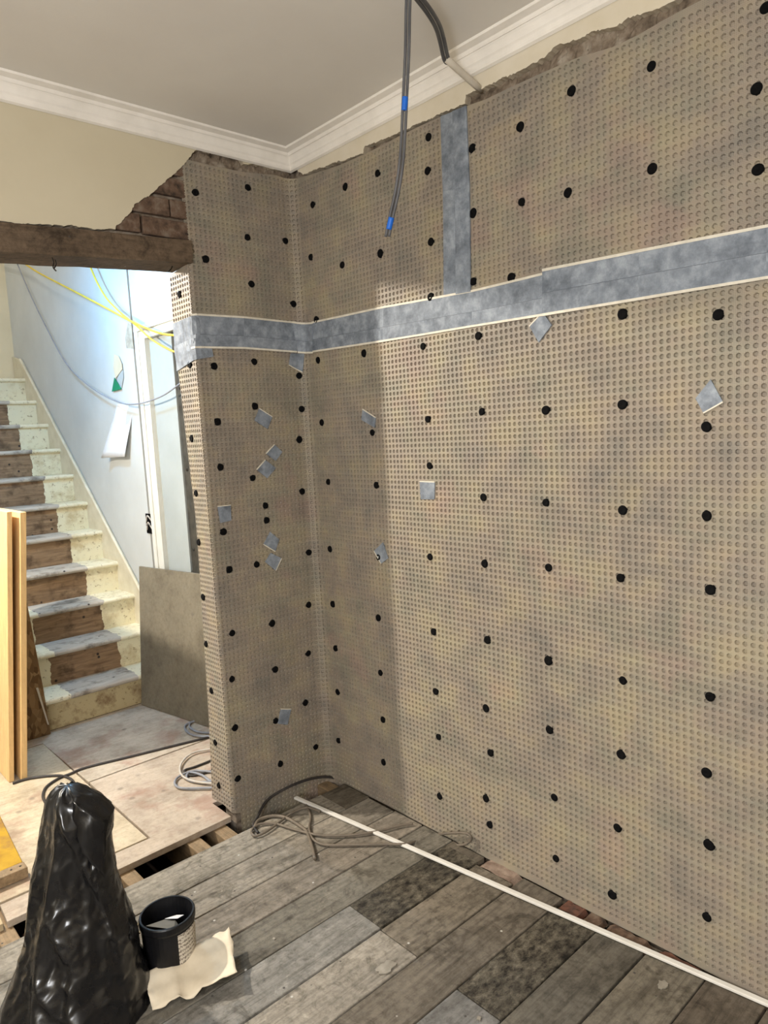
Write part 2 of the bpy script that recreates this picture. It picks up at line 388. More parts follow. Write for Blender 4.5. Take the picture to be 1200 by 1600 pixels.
# rough mortar left where plaster has come away
def rubble(pt, nrm, u0, u1, z0, z1, parent, seed, depth=.008):
    rows = []; nu = int((u1-u0)/.008); nz = int((z1-z0)/.008)
    for i in range(nz+1):
        r = []
        for j in range(nu+1):
            u = u0+(u1-u0)*j/nu; zz = z0+(z1-z0)*i/nz; p = Vector(pt(u, zz))
            d = depth*(.4+.9*noise.noise(p*38+Vector((seed,)*3))+.6*noise.noise(p*90))
            r.append(p+Vector(nrm)*d)
        rows.append(r)
    return MB().grid(rows).build('broken_mortar', 'mortar', parent)
rubble(lambda u, zz: (.022, -u, zz), (-1, 0, 0), 0, 2.1, 2.40, 2.62, wr, 2)
rubble(lambda u, zz: (u, .018, zz), (0, -1, 0), -.50, 0, 2.44, 2.60, wb, 5)
# cornice: moulded profile run along two walls with a mitre
PR = [(.064, ZC), (.062, ZC-.007), (.040, ZC-.012), (.037, ZC-.018), (.034, ZC-.022), (.030, ZC-.021), (.026, ZC-.026), (.022, ZC-.034), (.018, ZC-.044), (.013, ZC-.049), (.013, ZC-.060), (.010, ZC-.066), (.0, ZC-.070), (-.0, ZC)]
def cornice(fa, fb, name):
    m = MB(); n = len(PR)
    for f in (fa, fb): m.v += [f(d, zz) for d, zz in PR]
    for i in range(n-1): m.f.append((i, i+1, n+i+1, n+i)); m.mi.append(0)
    m.f.append(tuple(range(n))); m.f.append(tuple(range(2*n-1, n-1, -1))); m.mi += [0, 0]
    o = struct(m.build(name, 'cornice')); return o
cornice(lambda d, zz: (-3.6, -.006-d, zz), lambda d, zz: (-.008-d, -.006-d, zz), 'trim_1')
cornice(lambda d, zz: (-.008-d, -.006-d, zz), lambda d, zz: (-.008-d, -4.7, zz), 'trim_2')

# ------------------------------------------------------------------ floor of the room: each board its own piece
fl = struct(MB().box(-3.6, .0, -4.65, -4.5, -.30, -.03).build('floor', 'joist'))
lines = [-.110, -.280, -.436, -.592, -.743, -.896, -1.058, -1.215, -1.368, -1.512, -1.673, -1.82, -1.97, -2.12, -2.27, -2.42, -2.57, -2.72, -2.87, -3.02, -3.17, -3.32, -3.47, -3.62, -3.77, -3.92, -4.07, -4.22, -4.37, -4.5]
G2 = (122, 116, 106); BR = (108, 100, 89); DARK = (92, 88, 80)
plan = {0: [(-3.5, -1.72, (140, 134, 123)), (-1.72, -.14, (154, 147, 135)), (-.14, -.012, (112, 104, 92))],
        1: [(-3.5, -1.3, (140, 135, 125)), (-1.3, -.02, (146, 139, 128))], 2: [(-3.5, -2.0, G2), (-2.0, -.015, (138, 130, 119))],
        3: [(-3.5, -.012, (124, 119, 109))], 4: [(-3.5, -.505, (138, 135, 129)), (-.503, -.05, DARK), (-.05, -.012, BR)],
        5: [(-3.5, -.51, (152, 145, 134)), (-.507, -.062, (130, 121, 108))], 6: [(-3.5, -1.5, (134, 127, 117)), (-1.5, -.012, (118, 110, 99))],
        7: [(-3.5, -.52, (124, 122, 119)), (-.517, -.060, DARK)], 8: [(-3.5, -1.1, G2), (-1.1, -.058, (104, 99, 90))],
        9: [(-3.5, -1.2, BR), (-1.2, -.034, (122, 115, 103))], 10: [(-3.5, -.9, G2), (-.9, -.02, (106, 97, 86))]}
for i in range(len(lines)-1):
    y1, y0 = lines[i]-.0026, lines[i+1]+.0026
    for (x0, x1, c) in plan.get(i, [(-3.5, -1.4+.3*random.random(), G2), (-1.1, -.015, BR)]):
        if i not in plan and x1 < -.5: x1 = -1.102
        L = x1-x0; W = y1-y0
        t = .021
        o = MB().box(-L/2, L/2, -W/2, W/2, -t, 0).build('floorboard', 'floorboard_dark' if c == DARK else 'floorboard', fl, bevel=.0025, color=c)
        o.location = ((x0+x1)/2, (y0+y1)/2, random.uniform(-.003, .0005)); o.rotation_euler.x = random.uniform(-.006, .006)
for x in (-.045, -.545, -.66, -.925, -1.33, -1.75, -2.15, -2.6, -3.1):
    o = MB().box(-.028, .028, -4.5, .9 if x > -2 else 0, -.17, -.024).build('joist', 'joist', fl, bevel=.003)
    o.location = (x, 0, 0)
# loose old bricks of the sleeper wall in the gap
for (x, y, z, r) in ((-1.40, -.055, -.07, .1), (-1.19, -.06, -.10, -.2), (-1.43, -.05, -.14, 0), (-1.05, -.04, -.22, .2)):
    o = MB().box(-.1, .1, -.05, .05, -.033, .033).build('brick', 'brick', fl, bevel=.006); o.location = (x, y, z); o.rotation_euler.z = r

# brick ends showing between the boards and the foot of the right wall
for (ya, yb, xa, mat) in ((-.900, -1.052, -.058, 'pale_brick'), (-1.220, -1.300, -.056, 'brick_red'), (-1.304, -1.366, -.056, 'brick'), (-1.374, -1.508, -.054, 'brick'), (-1.53, -1.66, -.030, 'brick_red')):
    rows = []
    for i in range(9):
        y = ya+(yb-ya)*i/8
        rows.append([(xa+(-.004-xa)*j/4+.003*noise.noise(Vector((y*60, j, 1))), y, -.005+.005*noise.noise(Vector((y*70, j*1.7, 3)))-(.012 if i in (0, 8) else 0)) for j in range(5)])
    MB().grid(rows).build('brick', mat, fl)
# dried plaster splashes on the boards
for (px_, r0, st_) in (((-0.6023,-1.024,0.001), .017, 1.7), ((-0.1299,-1.603,0.001), .012, 1.5), ((0.0033,-1.342,0.001), .006, 1), ((-0.3669,-0.4652,0.001), .004, 1), ((-0.7595,-0.6952,0.001), .004, 1), ((-0.5533,-1.323,0.001), .006, 1)):
    c0 = Vector(px_)
    MB().prism([c0+Vector((math.cos(k*.2618)*r0*st_*(.8+.9*abs(noise.noise(Vector((k*.83+.3, px_[0]*9, 0))))), math.sin(k*.2618)*r0*(.8+.9*abs(noise.noise(Vector((k*.83+.3, px_[0]*9, 0))))), .0004)) for k in range(24)], (0, 0, -.003)).build('plaster_splash', 'splash', fl)
# ------------------------------------------------------------------ hall floor: sheets of board
hf = struct(MB().box(-2.2, -.0, 1.45, 1.6, -.30, -.03).build('floor_hall', 'joist'))
T = -.024
def sheet(poly, c, name='floor_sheet'):
    o = MB().prism([(x, y, 0) for x, y in poly], (0, 0, T)).build(name, 'sheet', hf, bevel=.002, color=c); return o
sheet([(-.490, .020), (-.490, .17), (-.02, .17), (-.02, .760), (-.784, .760), (-.784, .118), (-1.312, .112), (-1.318, .0), (-.53, .018)], (184, 170, 154))
sheet([(-.784, .770), (-.02, .770), (-.02, 1.523), (-.81, 1.523), (-.81, 1.60), (-.87, 1.60), (-.87, 1.385), (-.797, 1.385)], (188, 176, 160))
sheet([(-2.6, .122), (-.793, .126), (-.797, 1.375), (-2.6, 1.375)], (196, 182, 158))
sheet([(-2.6, 1.382), (-.88, 1.382), (-.88, 1.60), (-2.6, 1.60)], (190, 176, 156))
sheet([(-2.6, 1.607), (-.83, 1.607), (-.83, 4.015), (-2.6, 4.015)], (182, 170, 152))
sheet([(-2.1, -.02), (-1.33, 0), (-1.325, .112), (-2.1, .112)], (190, 172, 140))

# ------------------------------------------------------------------ hall walls, stairs' walls, ceilings
wh = MB()
wh.box(0, .012, 1.670, 4.10, -.1, 4.7); wh.box(0, .012, 1.586, 1.646, -.1, 2.16); wh.box(0, .012, .165, 1.646, 2.16, 4.7)
wh.box(.0, .012, .165, .30, -.1, 2.16)
wh = struct(wh.build('wall_hall', 'hallwall'))
struct(MB().box(.012, .06, 1.47, 4.10, -.4, 4.7).box(.012, .06, .16, 1.46, 2.09, 4.7).box(.06, .25, .16, 4.10, -.4, 4.7).build('wall_hall_core', 'chase'))
struct(MB().box(-2.8, .25, 4.02, 4.20, -.4, 4.7).build('wall_stair_end', 'stairend'))
struct(MB().box(-2.8, -2.6, .155, 4.2, -.4, 4.7).build('wall_hall_left', 'hallwall'))
struct(MB().box(-2.8, .25, .155, 1.95, ZC+.02, ZC+.12).box(-2.8, .25, 1.85, 1.95, ZC+.12, 4.7).build('ceiling_hall', 'ceiling'))
struct(MB().box(-2.8, .25, 1.85, 4.2, 4.7, 4.8).build('ceiling_stairwell', 'ceiling'))
# grey filler beside the cable chase
MB().prism([(-.0015, p[1], p[2]) for p in [(0,1.712,2.214),(0,1.661,2.195),(0,1.664,2.06),(0,1.763,2.075),(0,1.768,2.136)]], (.0016, 0, 0)).build('filler_patch', 'plaster_edge', wh)

# ------------------------------------------------------------------ doorway in the hall wall
dr = struct(empty('door_1', (.03, .9, 0)))
def child_of(o, p): o.parent = p; o.matrix_parent_inverse = Matrix.Translation(p.location).inverted(); return o
child_of(MB().box(.004, .058, 1.185, 1.468, .0, 2.088).build('door_panel', 'doorgrey'), dr)
child_of(MB().box(-.018, .012, 1.463, 1.584, 0, 2.165).box(-.026, -.018, 1.545, 1.584, 0, 2.165).box(-.023, -.018, 1.463, 1.478, 0, 2.1).build('architrave', 'whitewood', bevel=.003), dr)
child_of(MB().box(-.018, .012, .30, 1.463, 2.09, 2.165).box(-.030, -.018, .30, 1.584, 2.140, 2.168).box(-.025, -.018, .30, 1.463, 2.09, 2.106).build('door_head', 'whitewood', bevel=.003), dr)
stud = child_of(MB().box(.012, .058, .62, 1.183, .0, 2.088).box(.002, .012, 1.06, 1.10, 0, 2.088).build('steel_stud', 'darkmetal', bevel=.002), dr)
scr = None
for i in range(9):
    o = MB().lathe([(0, -.003), (.006, -.003), (.008, .0), (.008, .004)], 10, Matrix.Rotation(math.pi/2, 4, 'Y')).build('screw', 'screw') if scr is None else scr.copy()
    if scr is None: scr = o
    else: COL.objects.link(o)
    o.location = (.010, 1.145 if i % 2 else 1.02, .25+.22*i); child_of(o, dr)

# ------------------------------------------------------------------ staircase
NS = 11
def ny(k): return 1.278+.222*k
def nz(k): return .19*k-.015
st = empty('staircase', (-.4, 1.52, 0)); tag(st, 'steep wooden staircase with half-stripped cream paint, rising beyond the opening', 'staircase')
def nosed(x0, x1, y0, y1, th):
    pr = []
    for a in range(7):
        an = math.pi/2+math.pi*a/6; pr.append((y0+th/2+math.cos(an)*th/2, -th/2+math.sin(an)*th/2))
    pr += [(y1, -th), (y1, 0)]
    return MB().prism([(x1, a, c) for a, c in pr], (x0-x1, 0, 0))
for k in range(1, NS+1):
    o = nosed(-.80, -.003, 0, .262 if k < NS else .29, .03).build('tread', 'tread', None); o.location = (0, ny(k), nz(k)); child_of(o, st)
    o = MB().box(-.80, -.004, 0, .016, -(nz(k)-nz(k-1) if k > 1 else nz(1)), -.030).build('riser', 'riser' if k > 1 else 'riser_worn', None, bevel=.001)
    o.location = (0, ny(k)+.026, nz(k)); child_of(o, st)
saw = [(-.802, ny(1)+.03, .0)]
for k in range(1, NS+1): saw += [(-.802, ny(k)+.03, nz(k)-.032), (-.802, ny(k+1)+.03 if k < NS else 4.015, nz(k)-.032)]
saw += [(-.802, 4.015, 0)]
child_of(MB().prism(saw, (.014, 0, 0)).build('spandrel_panel', 'stringer', None), st)
a = [(0,1.921,0.6522),(0,3.053,1.6),(0,3.613,2.07),(0,3.891,2.25)]
s0, s1 = Vector(a[0]), Vector(a[2]); sl = (s1.z-s0.z)/(s1.y-s0.y)
yA, yB = 1.50, 3.80
zl = lambda y: s0.z+sl*(y-s0.y)
poly = [(-.002, yA, 0), (-.002, yA, zl(yA)), (-.002, yB, zl(yB)), (-.002, 4.01, zl(yB)+.05), (-.002, 4.01, 1.9), (-.002, 3.6, 1.6)]
child_of(MB().prism([(-.020, p[1], p[2]) for p in poly], (.018, 0, 0)).build('stringer', 'stringer', None, bevel=.003), st)
child_of(MB().tube([(-.020, y, zl(y)+.004) for y in (yA, 2.4, 3.2, yB)], .010, 8, 2).build('stringer_bead', 'stringer', None), st)

# ------------------------------------------------------------------ timber lintel
ln = MB(); x0, x1 = -2.15, -.481
nseg = 24; rows = []
for i in range(nseg+1):
    x = x0+(x1-x0)*i/nseg; j = lambda q: .004*noise.noise(Vector((x*9, q, 0)))
    rows.append([(x, -.014+j(1), ztop(x)-.003+j(2)), (x, -.018+j(3), (ztop(x)+zbot(x))/2), (x, -.012+j(4), zbot(x)+j(5)), (x, .150, zbot(x)+j(6)), (x, .150, ztop(x)-.006), (x, -.014+j(1), ztop(x)-.003+j(2))])
ln.grid(rows); ln.f += [tuple(range(5))[::-1], tuple(nseg*6+i for i in range(5))]; ln.mi += [0, 0]
le = empty('timber_lintel', (-1.3, 0, 2.15)); tag(le, 'dark rough timber lintel spanning the top of the opening', 'lintel')
child_of(ln.build('beam', 'lintel'), le)
for pts in ([(-0.9645,0.02,2.12),(-0.9584,0.02,2.103),(-0.9622,0.02,2.085),(-0.9534,0.02,2.074)], [(-0.9468,0.05,2.125),(-0.9407,0.05,2.105),(-0.9505,0.05,2.088)], [(-0.5276,0.05,2.148),(-0.5367,0.05,2.131),(-0.5474,0.05,2.123)]):
    child_of(MB().tube([(p[0], p[1], p[2]) for p in pts], .0022, 6, 4).build('bent_nail', 'screw'), le)

# ------------------------------------------------------------------ dimpled membrane on the walls
NX, RV, RC, RF = -.489, .165, .012, .045
L1 = RV-RC; L2 = L1+RC*math.pi/2; L3 = L2+(-RF-(NX+RC)); L4 = L3+RF*math.pi/2
def path(s):
    """distance along the membrane, from the back of the reveal round to the right wall -> x, y, normal"""
    if s < L1: return NX, RV-s, -1, 0
    if s < L2: t = (s-L1)/RC; return NX+RC-RC*math.cos(t), RC-RC*math.sin(t), -math.cos(t), -math.sin(t)
    if s < L3: return NX+RC+s-L2, 0, 0, -1
    if s < L4: t = (s-L3)/RF; return -RF+RF*math.sin(t), -RF+RF*math.cos(t), -math.sin(t), -math.cos(t)
    return 0, -RF-(s-L4), -1, 0
def wave(s, z):
    a = .0016*math.sin(5.1*s+2.3*z)+.0014*math.sin(9.7*z-3.1*s+1)+.0010*math.sin(17*s+4*z)
    if s < L2+.03: a *= max(0, (s-L1)/(L2+.03-L1)) if s > L1 else .3
    return a+.0012
DEPTH = [(0, .170), (.41, .138), (.76, .122), (1.1, .112), (1.23, .111), (1.53, .134), (1.7, .146), (1.86, .162), (2.2, .157)]
def on(s, z, h=0):
    x, y, a, c = path(s); d = wave(s, z)+h
    if s < L1: y = RC+(L1-s)*(interp(DEPTH, z)-RC)/(RV-RC)      # the sheet is trimmed unevenly along the reveal
    return (x+a*d, y+c*d, z)
PITCH = .019
OCT = [math.pi/8+i*math.pi/4 for i in range(8)]
def interp(tab, s):
    if s <= tab[0][0]: return tab[0][1]
    for (a, va), (b, vb) in zip(tab[:-1], tab[1:]):
        if s <= b: return va+(vb-va)*(s-a)/(b-a+1e-9)
    return tab[-1][1]
def membrane(name, s0, s1, z0, z1, top=None, bot=None):
    V = []; F = []; UV = []
    ns = int(round((s1-s0)/PITCH)); nzz = int(math.ceil((z1-z0)/PITCH))
    for i in range(ns):
        sa = s0+i*(s1-s0)/ns; ps = (s1-s0)/ns
        for j in range(nzz):
            za = z0+j*PITCH
            zt = interp(top, sa+ps/2) if top else 9; zb = interp(bot, sa+ps/2) if bot else -9
            if za >= zt or za+PITCH <= zb: continue
            cut = za+PITCH > zt or za < zb
            k = len(V)
            cs = [(0, 0), (1, 0), (1, 1), (0, 1)]
            pts = [(sa+u*ps, za+v*PITCH, 0) for u, v in cs]
            if not cut:
                pts += [(sa+ps*(.5+.36*math.cos(a)), za+PITCH*(.5+.36*math.sin(a)), 0) for a in OCT]
                pts += [(sa+ps*(.5+.25*math.cos(a)), za+PITCH*(.5+.25*math.sin(a)), -.0056) for a in OCT]
            for (s, z, h) in pts:
                if cut:
                    if top: z = min(z, interp(top, s))
                    if bot: z = max(z, interp(bot, s))
                V.append(on(s, z, h)); UV.append((s, z))
            if cut: F.append((k, k+1, k+2, k+3)); continue
            o = k+4; q = k+12
            # ring vertices 7,0 right side; 1,2 top; 3,4 left; 5,6 bottom
            F += [(k+1, k+2, o+0, o+7), (k+2, k+3, o+2, o+1), (k+3, k+0, o+4, o+3), (k+0, k+1, o+6, o+5),
                  (k+2, o+1, o+0), (k+3, o+3, o+2), (k+0, o+5, o+4), (k+1, o+7, o+6)]
            for n in range(8):
                n2 = (n+1) % 8; F.append((o+n, o+n2, q+n2, q+n))
            F.append(tuple(q+n for n in range(8)))
    me = bpy.data.meshes.new(name); me.from_pydata(V, [], F); me.materials.append(M['membrane'])
    ul = me.uv_layers.new(name='UVMap'); li = [0]*len(me.loops); me.loops.foreach_get('vertex_index', li)
    flat = [0.0]*(2*len(li))
    for n, vi in enumerate(li): flat[2*n], flat[2*n+1] = UV[vi]
    ul.data.foreach_set('uv', flat); me.update()
    o = bpy.data.objects.new(name, me); COL.objects.link(o); return o
SV = ((1.504,2.246))[0]                 # vertical joint under the upright tape
SEND = L4+2.75
topA = [(0, 2.135), (L1+.002, 2.15)] + [(0.1777,2.515),(0.283,2.514),(0.4199,2.518),(0.5676,2.535),(0.6581,2.529),(0.7062,2.523),(0.9315,2.499),(1.081,2.494),(1.245,2.495),(1.368,2.493),(1.52,2.488)]
topB = [(1.52,2.488),(1.574,2.483),(1.637,2.476),(1.733,2.475),(1.822,2.474),(1.946,2.47),(2.059,2.453),(2.129,2.454),(2.203,2.462),(2.273,2.465)] + [(SEND, 2.52)]
topA = [topA[0], topA[1], (L1+.004, topA[2][1])] + topA[2:]
mA = membrane('membrane_sheet', .0, SV, 1.90, 2.56, top=topA)
tag(mA, 'beige dimpled membrane sheet in the corner above the tape band, left of the upright tape', 'membrane', 'dimpled membrane sheets')
mB = membrane('membrane_sheet', SV, SEND, 1.88, 2.60, top=topB)
tag(mB, 'beige dimpled membrane sheet above the tape band, right of the upright tape', 'membrane', 'dimpled membrane sheets')
botC = [(0, .022), (L1-.05, .03), (L2+.012, .012), (L2+.014, -.16), (L3, -.16), (L4+.05, -.012), (SEND, .002)]
mC = membrane('membrane_sheet', .0, SEND, -.16, 1.90, bot=botC)
tag(mC, 'large beige dimpled membrane sheet covering both walls below the tape band', 'membrane', 'dimpled membrane sheets')
# black fixing plugs
plugs = [(0.0756,2.053),(0.1107,1.789),(0.0776,1.513),(0.0769,1.301),(0.0648,1.108),(0.0641,0.8875),(0.0583,0.6959),(0.0688,0.5047),(0.0649,0.2855),(0.0673,0.1031),(0.2082,2.405),(0.4351,2.464),(0.4161,2.275),(0.2288,2.171),(0.593,2.285),(0.4183,2.099),(0.6132,2.039),(0.2312,1.78),(0.4075,1.801),(0.618,1.749),(0.3955,1.627),(0.6196,1.612),(0.2263,1.571),(0.598,1.486),(0.222,1.398),(0.3627,1.345),(0.5969,1.269),(0.4129,1.229),(0.4139,1.169),(0.2138,1.149),(0.6091,1.007),(0.351,0.9977),(0.2259,0.9982),(0.5914,0.7823),(0.403,0.7432),(0.2153,0.7467),(0.5746,0.572),(0.4024,0.5477),(0.1994,0.5636),(0.5408,0.3622),(0.1964,0.3643),(0.3845,0.3325),(0.5789,0.15),(0.3911,0.143),(0.1899,0.1553),(1.397,2.446),(1.385,2.345),(1.14,2.409),(0.9613,2.413),(0.7571,2.402),(0.7278,2.208),(1.132,2.136),(0.9167,2.14),(1.383,2.12),(1.576,2.356),(1.569,2.165),(1.76,2.357),(1.757,2.148),(1.93,2.393),(1.913,2.132),(2.158,2.366),(2.159,2.122),(2.405,2.222),(2.409,2.047),(2.423,2.384),(1.561,1.958),(1.711,1.941),(1.371,1.943),(0.7359,1.962),(0.7321,1.802),(1.015,1.797),(1.325,1.785),(1.574,1.787),(2.071,1.778),(2.321,1.738),(0.7321,1.551),(1.038,1.499),(1.331,1.535),(1.575,1.548),(1.82,1.538),(2.068,1.539),(2.294,1.47),(1.33,1.373),(0.7461,1.307),(1.044,1.299),(1.57,1.27),(1.812,1.262),(2.065,1.251),(2.294,1.247),(0.731,1.024),(1.316,1.048),(1.563,1.048),(1.814,1.062),(2.054,1.059),(2.302,1.058),(1.04,1.021),(0.7251,0.7874),(1.016,0.7763),(1.314,0.7724),(1.562,0.7876),(1.805,0.7677),(2.057,0.7622),(2.302,0.776),(0.7238,0.5946),(1.01,0.5511),(1.313,0.5487),(1.548,0.5468),(1.803,0.5427),(2.046,0.537),(2.292,0.5652),(0.7228,0.4017),(1.01,0.3576),(1.316,0.3757),(1.56,0.3905),(1.813,0.3209),(2.03,0.3045),(2.298,0.3652),(0.7058,0.178),(0.9952,0.1726),(1.305,0.1404),(1.532,0.2159),(1.545,0.1241),(1.814,0.1156),(2.011,0.085),(2.293,0.1572)]
pm = None
prof = [(.0, .0022), (.0024, .0026), (.0062, .0040), (.0098, .0042), (.0122, .0018), (.0126, -.003)]
for (s, z) in plugs:
    if pm is None:
        o = MB().lathe(prof, 16).build('fixing_plug', 'plug', None, smooth=True); pm = o.data
        m0 = MB(); m0.v = []; 
    else:
        o = bpy.data.objects.new('fixing_plug', pm); COL.objects.link(o)
    x, y, a, c = path(s)
    if s < L1: s = max(.012, L1-(y-RC)*(RV-RC)/(interp(DEPTH, z)-RC))
    o.location = on(s, z, .0004)
    q = Vector((a, c, 0)).to_track_quat('Z', 'Y')
    o.rotation_mode = 'QUATERNION'
    q2 = Matrix.Rotation(random.uniform(-.12, .12), 3, 'X').to_quaternion() @ Matrix.Rotation(random.uniform(0, 6.28), 3, 'Z').to_quaternion()
    o.rotation_quaternion = q @ q2
    k = random.uniform(1.0, 1.16); o.scale = (k*random.uniform(.9, 1.1), k, 1)
    o.parent = mC if z < 1.90 else (mA if s < SV else mB)

# ------------------------------------------------------------------ grey sealing tape on the membrane
def patch(quad, off, mat, name, parent=None, ns=None, thick=.0016, rough=.0006, seed=0):
    (a, b, c, d) = quad            # top-left, top-right, bottom-right, bottom-left in (s, z)
    ns = ns or max(3, int(abs(b[0]-a[0])/.02)); nv = 4
    def pt(u, v, h):
        s = (a[0]*(1-u)+b[0]*u)*(1-v)+(d[0]*(1-u)+c[0]*u)*v; z = (a[1]*(1-u)+b[1]*u)*(1-v)+(d[1]*(1-u)+c[1]*u)*v
        return on(s, z, h+rough*noise.noise(Vector((s*60+seed, z*60, 0))))
    m = MB(); n = ns+1
    top = [pt(i/ns, j/nv, off+thick) for j in range(nv+1) for i in range(n)]
    bot = [pt(i/ns, j/nv, off-.003) for j in range(nv+1) for i in range(n)]
    K = len(top); F = []
    for j in range(nv):
        for i in range(ns):
            p = j*n+i; F += [(p, p+n, p+n+1, p+1), (K+p, K+p+1, K+p+n+1, K+p+n)]
    for i in range(ns):
        p = i; F.append((p, p+1, K+p+1, K+p)); p = nv*n+i; F.append((p+1, p, K+p, K+p+1))
    for j in range(nv):
        p = j*n; F.append((p+n, p, K+p, K+p+n)); p = j*n+ns; F.append((p, p+n, K+p+n, K+p))
    m.add(top+bot, F); return m.build(name, mat, parent)
def band(tops, bots, split, label, name='tape_strip', off=.001, liner=True, vertical=False):
    """a tape strip of two lapped widths with pale edges; tops / bots are matching (s, z) points left to right"""
    e = empty(name, on(*bots[0])); tag(e, label, 'tape', 'grey sealing tape strips')
    for i in range(len(tops)-1):
        a, b, c, d = tops[i], tops[i+1], bots[i+1], bots[i]
        mid = lambda p, q, t: (p[0]+(q[0]-p[0])*t, p[1]+(q[1]-p[1])*t)
        child_of(patch((a, b, mid(b, c, split+.05), mid(a, d, split+.05)), off, 'tape', 'tape_layer'), e)
        child_of(patch((mid(a, d, split), mid(b, c, split), c, d), off+.0032, 'tape', 'tape_layer'), e)
        child_of(patch((mid(a, d, split-.012), mid(b, c, split-.012), mid(b, c, split+.012), mid(a, d, split+.012)), off+.0018, 'lap_shade', 'tape_lap_shade'), e)  # thin dark strip painted in as shade along the lapped edge
        if liner:
            t = .05 if not vertical else .05
            child_of(patch((mid(a, d, -t), mid(b, c, -t), mid(b, c, .012), mid(a, d, .012)), off+.0012, 'liner', 'tape_edge'), e)
            child_of(patch((mid(a, d, .988), mid(b, c, .988), mid(b, c, 1+t), mid(a, d, 1+t)), off+.004, 'liner', 'tape_edge'), e)
    return e
tR = [(0.7091,1.953),(1.137,1.945),(1.559,1.927),(1.83,1.927)]
bR = [(0.6973,1.842),(1.129,1.83),(1.554,1.822),(1.827,1.816)]
tR2 = [(1.826,1.937),(2.122,1.927),(2.429,1.916)]
bR2 = [(1.822,1.816),(2.121,1.811),(2.43,1.806)]
k = [(SEND, tR2[-1][1]-.03)]; tR2e = tR2+k; bR2e = bR2+[(SEND, bR2[-1][1]-.03)]
band(tR, bR, .60, 'grey tape strip on the right wall from the inside corner to the stepped joint')
band(tR2e, bR2e, .52, 'long grey tape strip on the right wall, right of the stepped joint', off=.0022)
band([(0.1518,1.964),(0.3724,1.967),(0.6216,1.962)], [(0.1416,1.849),(0.3627,1.854),(0.6137,1.848)], .62, 'short grey tape strip across the narrow back wall')
band([(0.6011,1.962),(0.7131,1.95)], [(0.6163,1.846),(0.7056,1.838)], .62, 'short upright grey tape piece covering the inside corner', off=.0042)
ta = [(1.454,2.49),(1.449,2.261),(1.433,1.933)]; tb = [(1.564,2.483),(1.562,2.249),(1.552,1.928)]
band(ta[::-1], tb[::-1], .48, 'upright grey tape strip running from the cornice down to the band', liner=False, vertical=True, off=.0012)
# tape wrapped round the outer edge of the nib
e = empty('tape_strip', on(.08, 1.80)); tag(e, 'crinkled grey tape wrapped round the outer corner of the narrow wall', 'tape', 'grey sealing tape strips')
child_of(patch(((.0, 1.955), (L2+.01, 1.962), (L2+.01, 1.865), (.0, 1.855)), .0015, 'tape', 'tape_layer', ns=14, rough=.004), e)
child_of(patch(((.0, 1.87), (L2+.052, 1.885), (L2+.056, 1.815), (.0, 1.775)), .003, 'tape', 'tape_layer', ns=14, rough=.006, seed=4), e)
# loose square patches of the same tape
patches = [
 ([(1.823,1.82),(1.852,1.781),(1.804,1.738),(1.774,1.787)], 'grey tape diamond hanging just below the long tape band'),
 ([(2.305,1.585),(2.334,1.53),(2.287,1.506),(2.268,1.542)], 'grey tape diamond with a pale lower edge, rightmost on the right wall'),
 ([(0.9932,1.588),(1.064,1.553),(1.054,1.518),(0.9823,1.55)], 'small tilted grey tape patch in the shaded strip of the right wall'),
 ([(1.282,1.316),(1.354,1.315),(1.35,1.256),(1.284,1.254)], 'upright square grey tape patch in the middle of the right wall'),
 ([(1.019,1.044),(1.07,1.081),(1.094,1.021),(1.056,0.9977)], 'narrow tilted grey tape patch partly covering a black plug'),
 ([(0.4124,1.616),(0.4699,1.582),(0.4448,1.536),(0.3879,1.571)], 'grey tape diamond right under a plug, highest of the loose patches on the back wall'),
 ([(0.473,1.471),(0.5078,1.44),(0.4737,1.406),(0.4304,1.437)], 'smaller upper grey tape patch of the upper touching pair on the back wall'),
 ([(0.4252,1.412),(0.4714,1.377),(0.4282,1.339),(0.3832,1.376)], 'larger lower grey tape patch of the upper touching pair on the back wall'),
 ([(0.1963,1.248),(0.2532,1.247),(0.251,1.189),(0.2032,1.185)], 'square grey tape patch near the left edge of the back wall'),
 ([(0.4252,1.12),(0.4657,1.083),(0.4432,1.038),(0.3908,1.075)], 'upper grey tape patch of the lower touching pair on the back wall'),
 ([(0.421,1.034),(0.4687,1.005),(0.4366,0.9594),(0.3907,1.002)], 'lower grey tape patch of the lower touching pair on the back wall'),
 ([(0.4133,0.3733),(0.4638,0.3576),(0.4394,0.2979),(0.3929,0.3187)], 'pale grey tape patch low on the back wall near the floor'),
 ([(0.5848,1.84),(0.648,1.837),(0.635,1.764),(0.5715,1.793)], 'grey tape flap below the tape band at the inside corner')]
for i, (q, lab) in enumerate(patches):
    e = empty('tape_patch', on(*q[2])); tag(e, lab, 'tape', 'loose grey tape patches')
    child_of(patch(tuple(q), .002, 'tape', 'tape_piece', ns=5, seed=i), e)
    ed = {0: (0, 3), 1: (1, 2), 2: (0, 1), 3: (0, 1), 4: (0, 3), 5: (0, 1), 6: (0, 3), 7: (0, 3), 8: (0, 1), 9: (2, 3), 10: (1, 2), 11: (0, 1), 12: (2, 3)}[i]
    p, r = Vector(q[ed[0]]), Vector(q[ed[1]]); ctr = sum((Vector(x) for x in q), Vector((0, 0)))/4
    d = ((p+r)/2-ctr).normalized()*.0035
    child_of(patch((tuple(p), tuple(r), tuple(r+d), tuple(p+d)), .0028, 'liner', 'tape_edge', ns=4), e)

